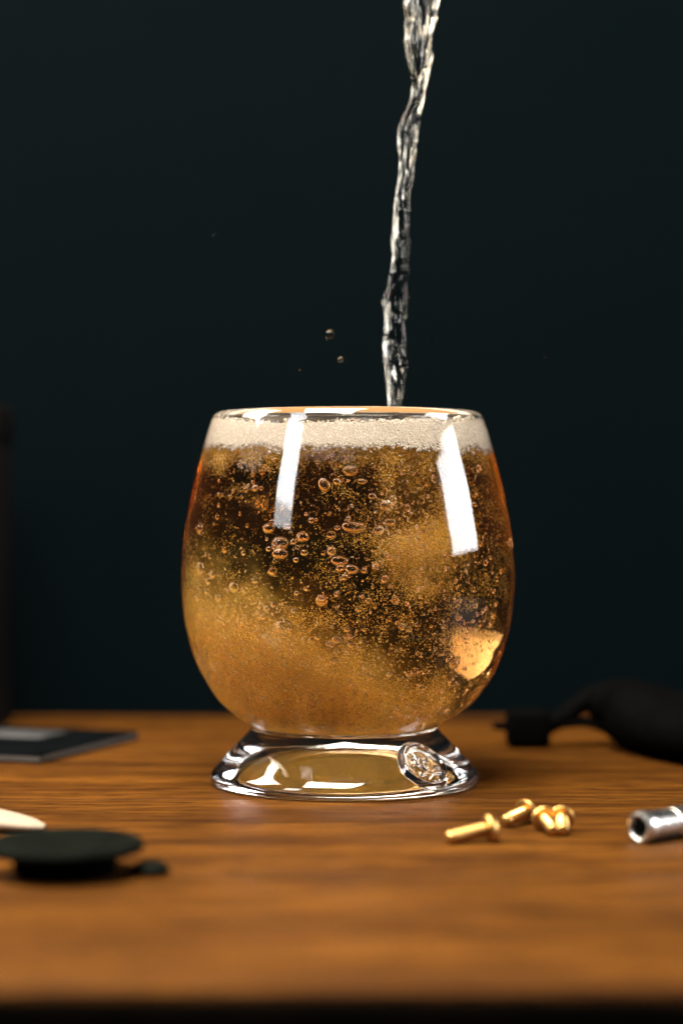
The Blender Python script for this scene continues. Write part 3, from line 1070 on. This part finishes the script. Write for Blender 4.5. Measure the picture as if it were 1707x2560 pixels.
# ------------------------------------------------------------------ round black lid, shadow blob and paper at left front
lid = empty('round_cap', (-0.0577, -0.136, 0.0))
link('disc', lathe_mesh('disc', [(0, 0.0070), (0.0125, 0.0070), (0.0145, 0.0073), (0.0156, 0.0069), (0.0160, 0.0060), (0.0157, 0.0050), (0.0140, 0.0044), (0, 0.0044)], 80), M['black_metal'], lid)
link('base', lathe_mesh('base', [(0, 0.0046), (0.0108, 0.0046), (0.0102, 0.0008), (0.0096, 0.0001), (0, 0.0001)], 80), M['black_plastic'], lid)
tag(lid, 'round black cap with a narrower base lying at the left edge in front', 'cap')
shadow_blob = link('shadow_blob', lathe_mesh('shadow_blob', [(0, 0.0030), (0.0014, 0.0029), (0.0030, 0.0023), (0.0040, 0.0014), (0.0038, 0.0006), (0.0028, 0.0001), (0, 0.0001)], 40), M['black_metal'], None, (-0.0405, -0.1355, 0.0))  # solid black blob in place of the end of the cap's shadow
tag(shadow_blob, 'small flat black blob for the end of the shadow right of the round black cap', 'shadow_blob')

# ------------------------------------------------------------------ dark carton at the left edge behind
ct = empty('carton', (-0.1525, 0.150, 0.0))
link('box', bm_mesh('box', box_bm(0.068, 0.034, 0.106, 0.0010, 3, (0, 0, 0.053))), M['carton'], ct)
link('lid', bm_mesh('lid', box_bm(0.0695, 0.0355, 0.012, 0.0010, 3, (0, 0, 0.1045))), M['carton'], ct)
tag(ct, 'tall dark brown carton standing against the wall at the left edge', 'carton')

# ------------------------------------------------------------------ black hand tool at right behind
tl = empty('hand_tool', (0.084, 0.085, 0.0))


def blob(name, prof, m=M['black_plastic'], parent=tl):
    """Skin of ellipsoidal sections along a path: (x, y, z, half height, half depth)."""
    p = np.array(prof, float)
    s = np.linspace(0, len(p) - 1, len(p) * 6)
    q = np.stack([pchip(np.arange(len(p)), p[:, k], s) for k in range(5)], 1)
    n = 28
    vs = []
    for i, (x, y, z, h, d) in enumerate(q):
        t = q[min(i + 1, len(q) - 1), :3] - q[max(i - 1, 0), :3]
        t /= np.linalg.norm(t)
        side = np.cross(t, (0, 0, 1)); side /= np.linalg.norm(side)
        up = np.cross(side, t)
        for k in range(n):
            a = 2 * math.pi * k / n
            c_, s_ = math.cos(a), math.sin(a)
            c_ = math.copysign(abs(c_) ** 0.8, c_); s_ = math.copysign(abs(s_) ** 0.8, s_)
            vs.append(np.array((x, y, z)) + side * c_ * d + up * s_ * h)
    me = mesh_from(name, vs, grid_faces(len(q), n))
    b = bmesh.new(); b.from_mesh(me)
    bmesh.ops.holes_fill(b, edges=[e for e in b.edges if e.is_boundary], sides=0)
    bmesh.ops.recalc_face_normals(b, faces=b.faces)
    b.to_mesh(me); b.free()
    return link(name, me, m, parent)


blob('body', [(-.008, 0, .0125, .004, .006), (-.004, 0, .0130, .0075, .008), (.003, 0, .0115, .0100, .010), (.010, -.012, .0098, .0097, .015),
              (.017, -.028, .0090, .0089, .017), (.024, -.044, .0082, .0081, .016), (.034, -.062, .0070, .0069, .012)])
blob('neck', [(-.006, 0, .0165, .0035, .005), (-.012, 0, .0125, .0030, .0045), (-.017, -.001, .0090, .0028, .004), (-.023, -.002, .0066, .0034, .004)])
blob('lower_jaw', [(-.001, -.001, .0060, .0026, .005), (-.010, -.001, .0078, .0014, .004), (-.018, -.001, .0075, .0018, .004), (-.024, -.002, .0062, .003, .004)])
hd = bm_mesh('head_block', box_bm(0.0135, 0.010, 0.0118, 0.0022, 3, (-.0275, -.002, .0060)))
link('head_block', hd, M['black_plastic'], tl)
blob('tip', [(-.033, -.002, .0066, .0016, .0016), (-.036, -.002, .0066, .0013, .0013), (-.0385, -.002, .0066, .0009, .0009)])
tag(tl, 'black hand tool lying blurred at the right behind the glass', 'tool')

# ------------------------------------------------------------------ cream chip at the left edge
chip = blob('cream_chip', [(-.030, 0, .0030, .0030, .008), (-.018, 0, .0027, .0027, .008), (-.009, 0, .0019, .0019, .007), (-.003, 0, .0011, .0011, .005), (0, 0, .0005, .0005, .002)], M['cream'], None)
chip.location = (-0.0705, -0.078, 0.0)
tag(chip, 'cream wedge-shaped chip at the left edge behind the round black cap', 'chip')
